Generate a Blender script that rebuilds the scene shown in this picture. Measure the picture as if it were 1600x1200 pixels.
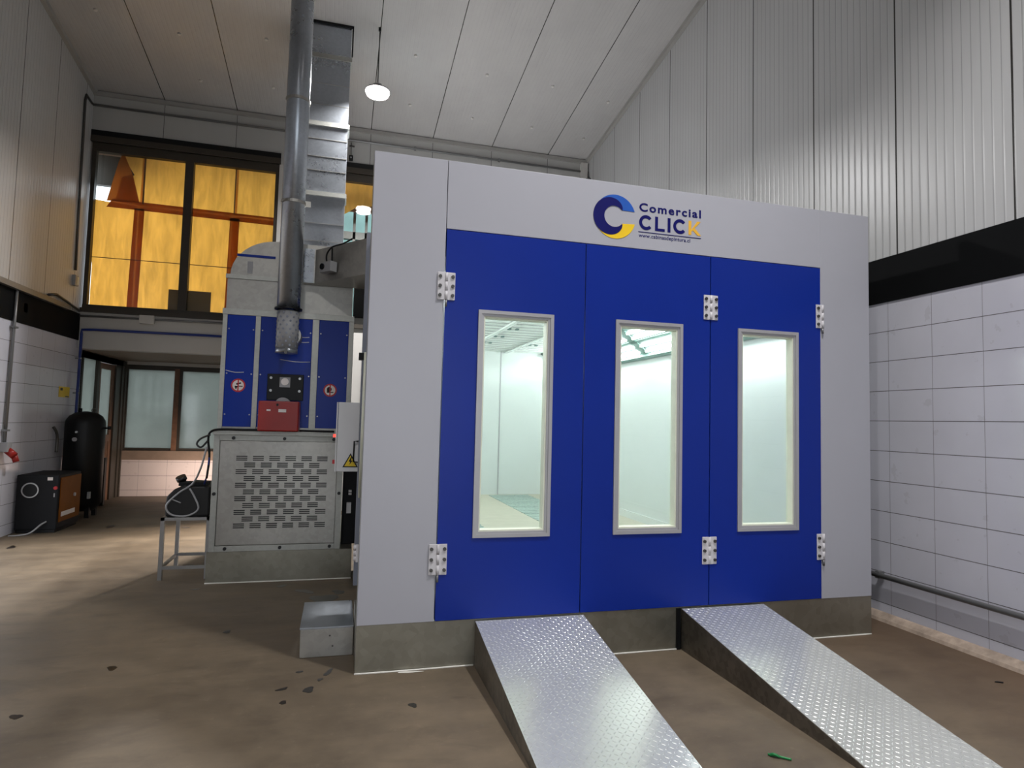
import bpy, bmesh, math, random
from mathutils import Vector, Matrix
for o in list(bpy.data.objects): bpy.data.objects.remove(o)
SC = bpy.context.scene
COL = SC.collection
random.seed(4)
R = math.radians

# ---------------------------------------------------------------- camera
cam_d = bpy.data.cameras.new('camera'); cam = bpy.data.objects.new('camera', cam_d); COL.objects.link(cam)
def set_camera(pos, pitch, yaw, roll, fpx):
    p, y, r = R(pitch), R(yaw), R(roll)
    fw = Vector((math.sin(y)*math.cos(p), math.cos(y)*math.cos(p), math.sin(p)))
    rt = Vector((math.cos(y), -math.sin(y), 0)); up = rt.cross(fw)
    rt2 = rt*math.cos(r)+up*math.sin(r); up2 = -rt*math.sin(r)+up*math.cos(r)
    m = Matrix((rt2, up2, -fw)).transposed().to_4x4(); m.translation = pos
    cam.matrix_world = m
    cam_d.sensor_fit = 'HORIZONTAL'; cam_d.sensor_width = 36; cam_d.lens = fpx*36/1600
    cam_d.clip_start = 0.05; cam_d.clip_end = 200
set_camera(Vector((-.1612, -4.1835, 1.6106)), 3.4625, 15.252, 1.4328, 986.3)
SC.camera = cam

# ---------------------------------------------------------------- world, exposure, large lights
SC.view_settings.view_transform = 'Standard'; SC.view_settings.look = 'None'
SC.view_settings.exposure = -0.08; SC.view_settings.gamma = 1.0
SC.view_settings.use_curve_mapping = False
W = bpy.data.worlds.new('world'); SC.world = W; W.use_nodes = True
W.node_tree.nodes['Background'].inputs[0].default_value = (.86, .93, 1, 1)
W.node_tree.nodes['Background'].inputs[1].default_value = 3.6

def area(name, loc, target, sx, sy, power, col=(1, 1, 1), shape='RECTANGLE', spread=180):
    l = bpy.data.lights.new(name, 'AREA'); l.shape = shape; l.size = sx
    if shape == 'RECTANGLE': l.size_y = sy
    l.energy = power; l.color = col; l.spread = R(spread)
    o = bpy.data.objects.new(name, l); COL.objects.link(o); o.location = loc
    o.rotation_euler = (Vector(target)-Vector(loc)).to_track_quat('-Z', 'Y').to_euler()
    return o
# daylight through the open side door in the left wall, out of frame
area('side_door_daylight', (-4.4, 3.3, 1.1), (0, 3.4, .3), 2.4, 2.0, 4, (1.0, .93, .86))
# added fill lamp hidden behind the generator, brightens the floor to its left
area('added_rear_fill', (-.45, 7.2, 1.75), (-2.3, 4.0, 0), .35, .5, 50, (1, .86, .72), 'RECTANGLE', 58)
# added fill lamp hidden inside the recess, brightens its low tiled wall
area('added_recess_fill', (-1.55, 8.5, .5), (-3.2, 9.62, .42), .4, .5, 13, (1, .84, .74), 'RECTANGLE', 70)

# ---------------------------------------------------------------- material helpers
def lin(r, g, b):
    f = lambda c: (c/255/12.92) if c <= 10 else ((c/255+.055)/1.055)**2.4
    return (f(r), f(g), f(b), 1)
class NT:
    def __init__(s, name):
        s.m = bpy.data.materials.new(name); s.m.use_nodes = True; s.t = s.m.node_tree
        s.n = s.t.nodes; s.l = s.t.links; s.b = s.n['Principled BSDF']; s.out = s.n['Material Output']
    def node(s, kind, **kw):
        n = s.n.new(kind)
        for k, v in kw.items(): setattr(n, k, v)
        return n
    def link(s, a, b): s.l.new(a, b)
    def val(s, sock, v):
        if hasattr(v, 'is_linked') or isinstance(v, bpy.types.NodeSocket): s.l.new(v, sock)
        else: sock.default_value = v
    def math(s, op, a, b=0.0, c=0.0, clamp=False):
        n = s.node('ShaderNodeMath', operation=op, use_clamp=clamp)
        s.val(n.inputs[0], a); s.val(n.inputs[1], b); s.val(n.inputs[2], c); return n.outputs[0]
    def coords(s, kind='Object'):
        return s.node('ShaderNodeTexCoord').outputs[kind]
    def sep(s, v):
        n = s.node('ShaderNodeSeparateXYZ'); s.link(v, n.inputs[0]); return n.outputs
    def comb(s, x, y, z=0.0):
        n = s.node('ShaderNodeCombineXYZ')
        for i, v in enumerate((x, y, z)): s.val(n.inputs[i], v)
        return n.outputs[0]
    def scale(s, v, sc):
        n = s.node('ShaderNodeVectorMath', operation='MULTIPLY'); s.link(v, n.inputs[0]); n.inputs[1].default_value = sc; return n.outputs[0]
    def noise(s, v, sc, detail=4, rough=.55, dist=0):
        n = s.node('ShaderNodeTexNoise'); s.link(v, n.inputs['Vector']); n.inputs['Scale'].default_value = sc
        n.inputs['Detail'].default_value = detail; n.inputs['Roughness'].default_value = rough; n.inputs['Distortion'].default_value = dist
        return n.outputs['Fac']
    def ramp(s, f, stops):
        n = s.node('ShaderNodeValToRGB'); s.link(f, n.inputs[0]); e = n.color_ramp.elements
        e[0].position, e[0].color = stops[0]; e[1].position, e[1].color = stops[-1]
        for p, c in stops[1:-1]:
            x = e.new(p); x.color = c
        return n.outputs[0]
    def mix(s, f, a, b, mode='MIX'):
        n = s.node('ShaderNodeMix', data_type='RGBA', blend_type=mode)
        s.val(n.inputs['Factor'], f); s.val(n.inputs[6], a); s.val(n.inputs[7], b); return n.outputs[2]
    def bump(s, h, strength=.3, dist=.01, nrm=None):
        n = s.node('ShaderNodeBump'); n.inputs['Strength'].default_value = strength; n.inputs['Distance'].default_value = dist
        s.link(h, n.inputs['Height'])
        if nrm: s.link(nrm, n.inputs['Normal'])
        return n.outputs[0]
    def line(s, c, period, off, width):   # 1 on thin lines every `period`
        x = s.math('ADD', c, -off + 1000*period); x = s.math('DIVIDE', x, period); x = s.math('FRACT', x)
        x = s.math('SUBTRACT', x, .5); x = s.math('ABSOLUTE', x)
        return s.math('GREATER_THAN', x, .5-width/period/2)
    def set(s, **kw):
        for k, v in kw.items(): s.val(s.b.inputs[k.replace('_', ' ')], v)
        return s
def plain(name, rgb, rough=.5, metal=0.0, var=.06, nscale=6, emit=0, spec=.5):
    t = NT(name); c = lin(*rgb)
    f = t.noise(t.coords(), nscale)
    lo = tuple(x*(1-var) for x in c[:3])+(1,); hi = tuple(min(1, x*(1+var)) for x in c[:3])+(1,)
    t.set(Base_Color=t.ramp(f, [(.3, lo), (.7, hi)]), Roughness=rough, Metallic=metal)
    t.b.inputs['Specular IOR Level'].default_value = spec
    if emit:
        t.b.inputs['Emission Color'].default_value = c; t.b.inputs['Emission Strength'].default_value = emit
    return t.m
def galv(name, rgb, rough=.42, spangle=25, bump=.03, var=.12, metal=.85):
    t = NT(name); v = t.coords(); c = lin(*rgb)
    n = t.node('ShaderNodeTexVoronoi'); t.link(v, n.inputs['Vector']); n.inputs['Scale'].default_value = spangle
    s = t.sep(n.outputs['Color'])[0]; f2 = t.noise(v, 2.2, 5)
    f = t.math('ADD', t.math('MULTIPLY', s, .2), t.math('MULTIPLY', f2, .8))
    lo = tuple(x*(1-var) for x in c[:3])+(1,); hi = tuple(min(1, x*(1+var)) for x in c[:3])+(1,)
    t.set(Base_Color=t.ramp(f, [(.3, lo), (.7, hi)]), Metallic=metal,
          Roughness=t.math('ADD', rough-.1, t.math('MULTIPLY', f, .2)), Normal=t.bump(f2, bump, .05))
    return t.m

M = {}
# floor: worn brown-grey concrete
t = NT('floor_concrete'); v = t.coords()
n1 = t.noise(v, .55, 6, .6, .4); n2 = t.noise(v, 3.5, 8, .65); n3 = t.noise(t.scale(v, (1, 3.0, 1)), 1.3, 6, .6)
f = t.math('ADD', t.math('MULTIPLY', n1, .5), t.math('ADD', t.math('MULTIPLY', n2, .25), t.math('MULTIPLY', n3, .25)))
base = t.ramp(f, [(.34, lin(76, 64, 51)), (.5, lin(105, 92, 75)), (.66, lin(128, 112, 91))])
x, y, z = t.sep(v)
red = t.math('MULTIPLY', t.math('MULTIPLY', t.math('SUBTRACT', x, 2.9), .7, clamp=True), t.math('MULTIPLY', n1, .9), clamp=True)
n4 = t.noise(t.scale(v, (1, 2.2, 1)), 2.4, 8, .7, .8); n5 = t.noise(v, 14, 6, .7)
dk = t.math('MULTIPLY', t.math('SUBTRACT', n4, .52), 4.0, clamp=True)
base = t.mix(t.math('MULTIPLY', dk, .45), base, lin(66, 56, 46))
lt = t.math('MULTIPLY', t.math('SUBTRACT', n5, .6), 5.0, clamp=True)
base = t.mix(t.math('MULTIPLY', lt, .22), base, lin(166, 152, 132))
base = t.mix(red, base, lin(92, 60, 35))
t.set(Base_Color=base, Roughness=t.math('ADD', .42, t.math('MULTIPLY', n2, .35)), Normal=t.bump(n2, .12, .02))
M['floor'] = t.m
# white wall tiles (y,z) on side walls and (x,z) on the recess wall
def tile_mat(name, axis, w, h, offw, offh, rgb=(204, 203, 212), mortar=(96, 92, 92)):
    t = NT(name); v = t.coords(); s = t.sep(v); u = s[axis]; z = s[2]
    m = t.math('MAXIMUM', t.line(z, h, offh, .006), t.math('MULTIPLY', t.line(u, w, offw, .005), .7))
    d = t.noise(v, 1.1, 4); d2 = t.noise(v, 9, 5)
    c = t.ramp(d, [(.35, tuple(q*.92 for q in lin(*rgb)[:3])+(1,)), (.65, lin(*rgb))])
    c = t.mix(t.math('MULTIPLY', t.math('GREATER_THAN', d2, .66), .12), c, lin(120, 110, 104))
    t.set(Base_Color=t.mix(m, c, lin(*mortar)), Roughness=t.math('ADD', .16, t.math('MULTIPLY', m, .5)),
          Normal=t.bump(t.math('ADD', t.math('SUBTRACT', 1, m), t.math('MULTIPLY', d, .35)), .14, .02))
    return t.m
M['tile'] = tile_mat('white_wall_tile', 1, .418, .2603, .218, .140)
M['tile_x'] = tile_mat('white_recess_tile', 0, .5, .27, .13, .12, (205, 190, 184))
# insulated white wall panels with fine vertical ribs and dark joints
def panel_mat(name, axis, period, off, rib, rgb, ribw=.012, jw=.016, rough=.38, ribbump=.5, along=(1, 1, .15), wob=.25, groove=0):
    t = NT(name); v = t.coords(); s = t.sep(v); u = s[axis]
    j = t.line(u, period, off, jw)
    x = t.math('FRACT', t.math('DIVIDE', t.math('ADD', u, 500*rib), rib))
    tri = t.math('ABSOLUTE', t.math('SUBTRACT', x, .5)); rr = t.math('SMOOTH_MIN', t.math('MULTIPLY', tri, 6), 1.0, .3)
    n = t.noise(t.scale(v, along), 2.2, 3); n2 = t.noise(t.scale(v, along), 30, 2)
    c = t.ramp(n, [(.3, tuple(q*.93 for q in lin(*rgb)[:3])+(1,)), (.7, lin(*rgb))])
    h = t.math('ADD', t.math('MULTIPLY', rr, .5), t.math('MULTIPLY', n, wob*8))
    if groove: c = t.mix(t.math('MULTIPLY', t.math('LESS_THAN', tri, .05), groove), c, lin(60, 60, 60))
    t.set(Base_Color=t.mix(j, c, lin(38, 36, 34)), Roughness=rough, Normal=t.bump(h, ribbump, .004))
    return t.m
M['panel'] = panel_mat('ribbed_wall_panel', 1, .985, .115, .0758, (180, 180, 180), rough=.32, ribbump=1.0, groove=.35)
M['panel_b'] = panel_mat('back_wall_panel', 0, 1.125, .2, .1, (170, 169, 166), jw=.008, ribbump=.15)
M['ceil'] = panel_mat('ceiling_panel', 0, 1.125, .2, .06, (172, 170, 168), jw=.012, rough=.22, ribbump=.6, along=(1, .6, 1), wob=1.6)
M['band'] = plain('dark_painted_band', (12, 13, 14), .75, var=.15, nscale=3, spec=.1)
M['bootwhite'] = plain('booth_white_paint', (172, 172, 180), .38, var=.015, nscale=2)
M['bootblue'] = plain('booth_blue_paint', (4, 40, 140), .38, var=.05, nscale=1.5, spec=.3)
M['unitblue'] = plain('unit_blue_paint', (3, 44, 142), .35, var=.06, nscale=2, spec=.25)
M['inner'] = plain('booth_inner_white', (214, 220, 217), .16, var=.01)
t = NT('booth_roof_sheet'); v = t.coords()
t.set(Base_Color=lin(240, 241, 242), Metallic=1.0, Roughness=.2, Normal=t.bump(t.noise(v, 1.6, 2, .4), 1.0, .06))
M['roof'] = t.m
M['innerfloor'] = plain('booth_floor_sheet', (186, 182, 164), .5, var=.05)
M['galv'] = galv('galvanized_sheet', (168, 165, 159), .40, 30, .012, .12)
M['galv_d'] = galv('galvanized_plinth', (150, 146, 134), .38, 20, .05, .15)
M['galv_b'] = galv('galvanized_duct', (166, 171, 178), .30, 40, 0, .10)
M['frame_metal'] = galv('galvanized_frame', (176, 176, 170), .5, 40, .03, .1)
M['filter'] = plain('ceiling_filter_cloth', (240, 244, 241), .7, var=.01)
M['lightback'] = plain('light_box_back', (96, 108, 105), .6)
M['lightframe'] = plain('light_frame_paint', (120, 150, 142), .5)
M['clip'] = plain('grey_green_clip', (110, 135, 132), .5)
M['alu'] = plain('anodised_window_frame', (176, 175, 178), .4, .3, var=.03)
M['gasket'] = plain('pale_window_gasket', (222, 224, 206), .5)
M['dark'] = plain('black_plastic', (16, 16, 17), .4, var=.2)
M['black'] = plain('black_paint', (8, 9, 11), .45, var=.2, spec=.3)
M['steel'] = plain('dark_steel', (92, 90, 88), .4, .8, var=.1)
M['zinc'] = plain('zinc_steel', (168, 168, 168), .35, .85, var=.08)
M['hinge'] = plain('hinge_white_paint', (206, 203, 206), .4, var=.03)
M['red'] = plain('burner_red_paint', (150, 24, 16), .4, var=.06)
M['cabwhite'] = plain('cabinet_white_paint', (205, 204, 206), .4, var=.02)
M['grey'] = plain('grey_plastic', (150, 150, 152), .45, var=.04)
M['postgrey'] = plain('blue_grey_post', (130, 134, 146), .45, .2, var=.04)
M['brown'] = plain('brown_timber_frame', (112, 78, 56), .5, var=.18, nscale=14)
M['brownd'] = plain('dark_bronze_frame', (52, 45, 36), .5, var=.1)
M['lintel'] = plain('painted_lintel', (186, 183, 178), .55, var=.04, nscale=2)
M['trim'] = plain('trim_paint', (148, 146, 142), .5, var=.04)
M['soffit'] = plain('brown_soffit', (128, 108, 92), .6, var=.08)
M['bluepipe'] = plain('blue_air_pipe', (22, 44, 120), .35)
M['conduit'] = plain('grey_conduit', (128, 128, 128), .4, .5)
M['orange'] = plain('orange_panel', (120, 68, 12), .6, var=.1, spec=.15)
M['comp'] = plain('charcoal_cabinet', (24, 25, 28), .6, var=.12, spec=.2)
M['yellow'] = plain('yellow_sign', (222, 190, 30), .5)
M['sealant'] = plain('white_sealant', (225, 222, 214), .6)
M['curb'] = plain('dirty_curb', (170, 152, 136), .8, var=.35, nscale=9)
M['signred'] = plain('sign_red', (180, 26, 34), .5)
M['signwhite'] = plain('sign_white', (226, 218, 214), .5)
M['navy'] = plain('logo_navy', (5, 6, 92), .6, spec=.2)
M['royal'] = plain('logo_royal_blue', (22, 84, 176), .45)
M['lyellow'] = plain('logo_yellow', (244, 202, 28), .45)
M['lgold'] = plain('logo_gold', (236, 180, 58), .45)
M['stain'] = plain('oil_stain', (34, 28, 23), .3, var=.3, nscale=20)
M['green'] = plain('green_plastic', (20, 120, 60), .4)
M['boxshade'] = plain('box_shadow_brown', (118, 92, 58), .8)  # flat brown standing in for a box's shadow on the window paper
M['grate'] = plain('green_floor_grate', (160, 176, 169), .5, var=.2, nscale=30)
M['rampside'] = galv('ramp_side_plate', (120, 114, 104), .5, 30, .12, .35)
M['tread'] = galv('ramp_tread_plate', (232, 234, 228), .23, 70, .01, .05, .62)
M['lens_on'] = plain('lamp_lens', (255, 246, 240), .4, emit=20)
M['tube'] = plain('led_tube', (250, 255, 255), .4, var=0, emit=20)
M['led_red'] = plain('red_indicator', (255, 60, 50), .4, emit=3)
def thin_ior(t, fr):   # same reflectance on both faces of a thin pane
    g = t.node('ShaderNodeNewGeometry')
    t.link(t.math('ADD', 1.5, t.math('MULTIPLY', g.outputs['Backfacing'], 1/1.5-1.5)), fr.inputs[0])
def glass_mat(name, tint=(.965, .985, .978, 1), rough=.02, f0=1.0):
    t = NT(name)
    tr = t.node('ShaderNodeBsdfTransparent'); tr.inputs[0].default_value = tint
    gl = t.node('ShaderNodeBsdfGlossy'); gl.inputs['Roughness'].default_value = rough
    fr = t.node('ShaderNodeFresnel'); thin_ior(t, fr)
    mx = t.node('ShaderNodeMixShader'); t.link(t.math('MULTIPLY', fr.outputs[0], f0, clamp=True), mx.inputs[0])
    t.link(tr.outputs[0], mx.inputs[1]); t.link(gl.outputs[0], mx.inputs[2]); t.link(mx.outputs[0], t.out.inputs[0])
    return t.m
M['cyanwall'] = plain('turquoise_render', (120, 150, 146), .7, var=.2, nscale=2)
M['glass'] = glass_mat('clear_glass')
def translucent(name, rgb, var=.25, nscale=8, stretch=(1, 1, .2), gloss=0.0, thr=1.0):
    t = NT(name); v = t.coords()
    f = t.noise(t.scale(v, stretch), nscale, 6, .65, .6); c = lin(*rgb)
    col = t.ramp(f, [(.3, tuple(q*(1-var) for q in c[:3])+(1,)), (.65, c)])
    tl = t.node('ShaderNodeBsdfTranslucent'); df = t.node('ShaderNodeBsdfDiffuse'); t.link(col, tl.inputs[0]); t.link(col, df.inputs[0])
    mx = t.node('ShaderNodeMixShader'); mx.inputs[0].default_value = 1-thr*.85
    t.link(tl.outputs[0], mx.inputs[1]); t.link(df.outputs[0], mx.inputs[2]); last = mx.outputs[0]
    if gloss:
        gl = t.node('ShaderNodeBsdfGlossy'); gl.inputs['Roughness'].default_value = .08
        fr = t.node('ShaderNodeFresnel'); thin_ior(t, fr); m2 = t.node('ShaderNodeMixShader'); t.link(fr.outputs[0], m2.inputs[0])
        t.link(last, m2.inputs[1]); t.link(gl.outputs[0], m2.inputs[2]); last = m2.outputs[0]
    t.link(last, t.out.inputs[0]); return t.m
M['paper'] = translucent('amber_window_paper', (242, 206, 136), .25, 9)
M['paper_d'] = translucent('amber_paper_overlap', (190, 138, 82), .12, 9)
M['frost'] = translucent('frosted_pane', (164, 169, 165), .12, 1.2, (1, 1, 1), gloss=1)

# ---------------------------------------------------------------- mesh helpers
class MB:
    def __init__(s): s.bm = bmesh.new()
    def box(s, x0, x1, y0, y1, z0, z1, mi=0):
        vs = [s.bm.verts.new((x, y, z)) for x in (x0, x1) for y in (y0, y1) for z in (z0, z1)]
        for q in ((0, 1, 3, 2), (4, 6, 7, 5), (0, 4, 5, 1), (2, 3, 7, 6), (0, 2, 6, 4), (1, 5, 7, 3)):
            f = s.bm.faces.new([vs[i] for i in q]); f.material_index = mi
        return s
    def quad(s, *pts, mi=0):
        f = s.bm.faces.new([s.bm.verts.new(p) for p in pts]); f.material_index = mi; return s
    def cyl(s, a, b, r, n=16, r2=None, mi=0, caps=True):
        a, b = Vector(a), Vector(b); d = (b-a).normalized(); r2 = r if r2 is None else r2
        u = d.orthogonal().normalized(); w = d.cross(u)
        A = [s.bm.verts.new(a+(u*math.cos(2*math.pi*i/n)+w*math.sin(2*math.pi*i/n))*r) for i in range(n)]
        B = [s.bm.verts.new(b+(u*math.cos(2*math.pi*i/n)+w*math.sin(2*math.pi*i/n))*r2) for i in range(n)]
        for i in range(n):
            f = s.bm.faces.new((A[i], A[(i+1) % n], B[(i+1) % n], B[i])); f.smooth = True; f.material_index = mi
        if caps:
            s.bm.faces.new(A[::-1]).material_index = mi; s.bm.faces.new(B).material_index = mi
        return s
    def ring(s, c, axis, r0, r1, h, n=28, mi=0):   # flat ring / washer of height h along axis
        c = Vector(c); d = Vector(axis).normalized(); u = d.orthogonal().normalized(); w = d.cross(u)
        L = []
        for r, k in ((r0, 0), (r1, 0), (r1, h), (r0, h)):
            L.append([s.bm.verts.new(c+d*k+(u*math.cos(2*math.pi*i/n)+w*math.sin(2*math.pi*i/n))*r) for i in range(n)])
        for k in range(4):
            for i in range(n):
                f = s.bm.faces.new((L[k][i], L[k][(i+1) % n], L[(k+1) % 4][(i+1) % n], L[(k+1) % 4][i])); f.material_index = mi
        return s
    def tube(s, pts, r, n=8, mi=0, smooth=True):
        P = [Vector(p) for p in pts]
        if smooth and len(P) > 2:
            Q = []
            for i in range(len(P)-1):
                p0 = P[max(i-1, 0)]; p1 = P[i]; p2 = P[i+1]; p3 = P[min(i+2, len(P)-1)]
                for k in range(6):
                    q = k/6
                    Q.append(.5*((2*p1)+(p2-p0)*q+(2*p0-5*p1+4*p2-p3)*q*q+(3*p1-p0-3*p2+p3)*q**3))
            Q.append(P[-1]); P = Q
        prev = None; rings = []
        for i, p in enumerate(P):
            d = (P[min(i+1, len(P)-1)]-P[max(i-1, 0)]).normalized()
            if prev is None: u = d.orthogonal().normalized()
            else: u = (prev-d*prev.dot(d)).normalized()
            prev = u; w = d.cross(u)
            rings.append([s.bm.verts.new(p+(u*math.cos(2*math.pi*k/n)+w*math.sin(2*math.pi*k/n))*r) for k in range(n)])
        for a, b in zip(rings, rings[1:]):
            for k in range(n):
                f = s.bm.faces.new((a[k], a[(k+1) % n], b[(k+1) % n], b[k])); f.smooth = True; f.material_index = mi
        s.bm.faces.new(rings[0][::-1]).material_index = mi; s.bm.faces.new(rings[-1]).material_index = mi
        return s
    def prism(s, poly, axis, a, b, mi=0):          # polygon in the two other axes, extruded along axis
        def P(q, k):
            l = list(q); l.insert('xyz'.index(axis), k); return l
        A = [s.bm.verts.new(P(q, a)) for q in poly]; B = [s.bm.verts.new(P(q, b)) for q in poly]
        n = len(poly)
        for i in range(n): s.bm.faces.new((A[i], A[(i+1) % n], B[(i+1) % n], B[i])).material_index = mi
        s.bm.faces.new(A[::-1]).material_index = mi; s.bm.faces.new(B).material_index = mi
        return s
    def lathe(s, prof, c=(0, 0), n=32, mi=0):       # prof: (r,z)
        rings = [[s.bm.verts.new((c[0]+r*math.cos(2*math.pi*i/n), c[1]+r*math.sin(2*math.pi*i/n), z)) for i in range(n)] for r, z in prof]
        for a, b in zip(rings, rings[1:]):
            for i in range(n):
                f = s.bm.faces.new((a[i], a[(i+1) % n], b[(i+1) % n], b[i])); f.smooth = True; f.material_index = mi
        s.bm.faces.new(rings[0][::-1]).material_index = mi; s.bm.faces.new(rings[-1]).material_index = mi
        return s
    def sphere(s, c, r, sc=(1, 1, 1), mi=0):
        m = Matrix.Translation(c) @ Matrix.Diagonal((*sc, 1))
        g = bmesh.ops.create_uvsphere(s.bm, u_segments=16, v_segments=10, radius=r, matrix=m)
        for vv in g['verts']:
            for f in vv.link_faces: f.smooth = True; f.material_index = mi
        return s
    def build(s, name, mats, parent=None, bevel=0.0, label=None, recalc=True):
        if recalc: bmesh.ops.recalc_face_normals(s.bm, faces=s.bm.faces)
        me = bpy.data.meshes.new(name); s.bm.to_mesh(me); s.bm.free()
        for m in (mats if isinstance(mats, (list, tuple)) else [mats]): me.materials.append(M[m])
        o = bpy.data.objects.new(name, me); COL.objects.link(o)
        if parent:
            o.parent = parent; o.matrix_parent_inverse = Matrix.Translation(parent_origin(parent)).inverted()
        if bevel:
            b = o.modifiers.new('bevel', 'BEVEL'); b.width = bevel; b.segments = 2; b.limit_method = 'ANGLE'
        if label: o['label'] = label
        return o
def parent_origin(p):
    v = Vector((0, 0, 0))
    while p: v = v+p.location; p = p.parent if False else None
    return v
def tag(o, label, cat, group=None, kind=None):
    o['label'] = label; o['category'] = cat
    if group: o['group'] = group
    if kind: o['kind'] = kind
    return o
def thing(name, label, cat, loc=(0, 0, 0), group=None):
    o = bpy.data.objects.new(name, None); COL.objects.link(o); o.location = loc; o.empty_display_size = .1
    return tag(o, label, cat, group)
def struct(name, mb, mats, parent=None, label=None, bevel=0):
    o = mb.build(name, mats, parent, bevel)
    if not parent: o['kind'] = 'structure'
    if label: o['label'] = label
    return o
def inst(src, parent, off=(0, 0, 0)):               # copy of a part (with its own parts), shifted
    c = src.copy(); COL.objects.link(c); c.parent = parent; c.location = src.location+Vector(off)
    for ch in src.children:
        d = ch.copy(); COL.objects.link(d); d.parent = c
    return c

# ---------------------------------------------------------------- setting
XL, XR, YB, YF = -4.22, 4.42, 7.3, -9.0
def zc(y): return 6.84+.145*(7.3-y)
f_o = struct('floor', MB().box(XL-9, XR+.4, YF-6, 20, -.2, 0), 'floor', label='worn brown grey concrete floor')
c = MB(); c.prism([(YF-.3, zc(YF-.3)), (YB+.3, zc(YB+.3)), (YB+.3, zc(YB+.3)+.15), (YF-.3, zc(YF-.3)+.15)], 'x', XL-.3, XR+.3)
ceil_o = struct('ceiling', c, 'ceil', label='sloping white insulated panel ceiling')
caps = [(-3.6, 5.4), (-2.6, 5.6), (-1.4, 5.4), (.75, 5.2), (1.9, 5.35), (3.0, 5.35), (4.05, 5.5), (.8, 6.4), (1.9, 6.5), (3.0, 6.5), (4.05, 6.6), (-2.5, 6.6), (-1.4, 6.5)]
for (x, y) in caps:
    MB().cyl((x, y, zc(y)+.004), (x, y-.003, zc(y)-.02), .028, 12, .02).build('fastener_cap', 'lintel', ceil_o)
def side_wall(name, x, sgn, mirror):
    m = MB(); t0 = x; t1 = x+sgn*.2
    lo, hi = min(t0, t1), max(t0, t1)
    m.box(lo, hi, YF, YB+(2.5 if mirror else .2), 0, 2.742, 0)
    m.prism([(YF, 2.742), (YB+.2, 2.742), (YB+.2, zc(YB+.2)), (YF, zc(YF))], 'x', lo, hi, mi=1)
    return m
# left wall stops at the recess opening; its lower part ends at the back wall
m = MB(); m.box(XL-.2, XL, YF, 2.0, 0, 2.742, 0); m.box(XL-.2, XL, 2.0, 4.6, 2.2, 2.742, 0); m.box(XL-.2, XL, 4.6, YB+.25, 0, 2.742, 0); m.prism([(YF, 2.742), (YB+.2, 2.742), (YB+.2, zc(YB+.2)), (YF, zc(YF))], 'x', XL-.2, XL, mi=1)
wl = struct('wall_left', m, ['tile', 'panel'], label='left wall, white tiles below and ribbed panels above')
m = MB(); m.box(XR, XR+.2, YF, YB+.2, 0, 2.742, 0); m.prism([(YF, 2.742), (YB+.2, 2.742), (YB+.2, zc(YB+.2)), (YF, zc(YF))], 'x', XR, XR+.2, mi=1)
wr = struct('wall_right', m, ['tile', 'panel'], label='right wall, white tiles below and ribbed panels above')
struct('trim_1', MB().box(XL, XL+.012, YF, YB, 2.742, 3.165), 'band', label='black band along the left wall')
struct('trim_2', MB().box(XR-.012, XR, YF, YB, 2.742, 3.135), 'band', label='black band along the right wall')
m = MB(); m.prism([(XR, 0), (XR-.07, 0), (XR-.06, .025), (XR-.012, .06), (XR, .066)], 'y', YF, YB)
struct('baseboard_right', m, 'curb', label='dirty whitish cove at the foot of the right wall')
# back wall with recess opening, an added rear doorway and two upper windows
m = MB(); y0, y1 = YB, YB+.2
m.box(XL, -1.0, y0, y1, 2.615, 3.26); m.box(-1.0, XR, y0, y1, 2.15, 3.26)          # lintel band
m.box(-1.0, -.78, y0, y1, 0, 2.15); m.box(-.1, XR, y0, y1, 0, 2.15)
m.box(XL, XR, y0, y1, 6.0, zc(YB)+.1, 1); m.box(1.6, XR, y0, y1, 3.26, 6.0, 1); m.box(-1.33, -1.18, y0, y1, 3.26, 6.0, 0)
wb = struct('wall_back', m, ['lintel', 'panel_b'], label='back wall over the recess')
# corner trims
for i, (pts) in enumerate((((XL+.03, YF, zc(YF)-.03), (XL+.03, YB-.03, zc(YB)-.03)), ((XR-.03, YF, zc(YF)-.03), (XR-.03, YB-.03, zc(YB)-.03)), ((XL, YB-.03, zc(YB)-.03), (XR, YB-.03, zc(YB)-.03)))):
    a, b = Vector(pts[0]), Vector(pts[1])
    q = MB(); w = .035
    if i < 2: q.prism([(a.y, a.z-w), (b.y, b.z-w), (b.y, b.z+w), (a.y, a.z+w)], 'x', a.x-.03, a.x+.03)
    else: q.box(a.x, b.x, YB-.05, YB, zc(YB)-.075, zc(YB)-.01)
    struct('trim_%d' % (3+i), q, 'trim', label='pale trim where ceiling and wall meet')
struct('trim_6', MB().box(XR-.16, XR-.03, YB-.08, YB, 5.3, zc(YB)-.08), 'lintel', label='pale corner post at the back right')
# front wall behind the camera, with the big open door
m = MB(); m.box(XL, -1.3, YF-.2, YF, 0, 3.8); m.box(2.5, XR, YF-.2, YF, 0, 3.8); m.box(XL, XR, YF-.2, YF, 3.8, zc(YF)+.1)
struct('wall_front', m, 'panel_b', label='front wall behind the viewpoint with a tall door')
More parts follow.
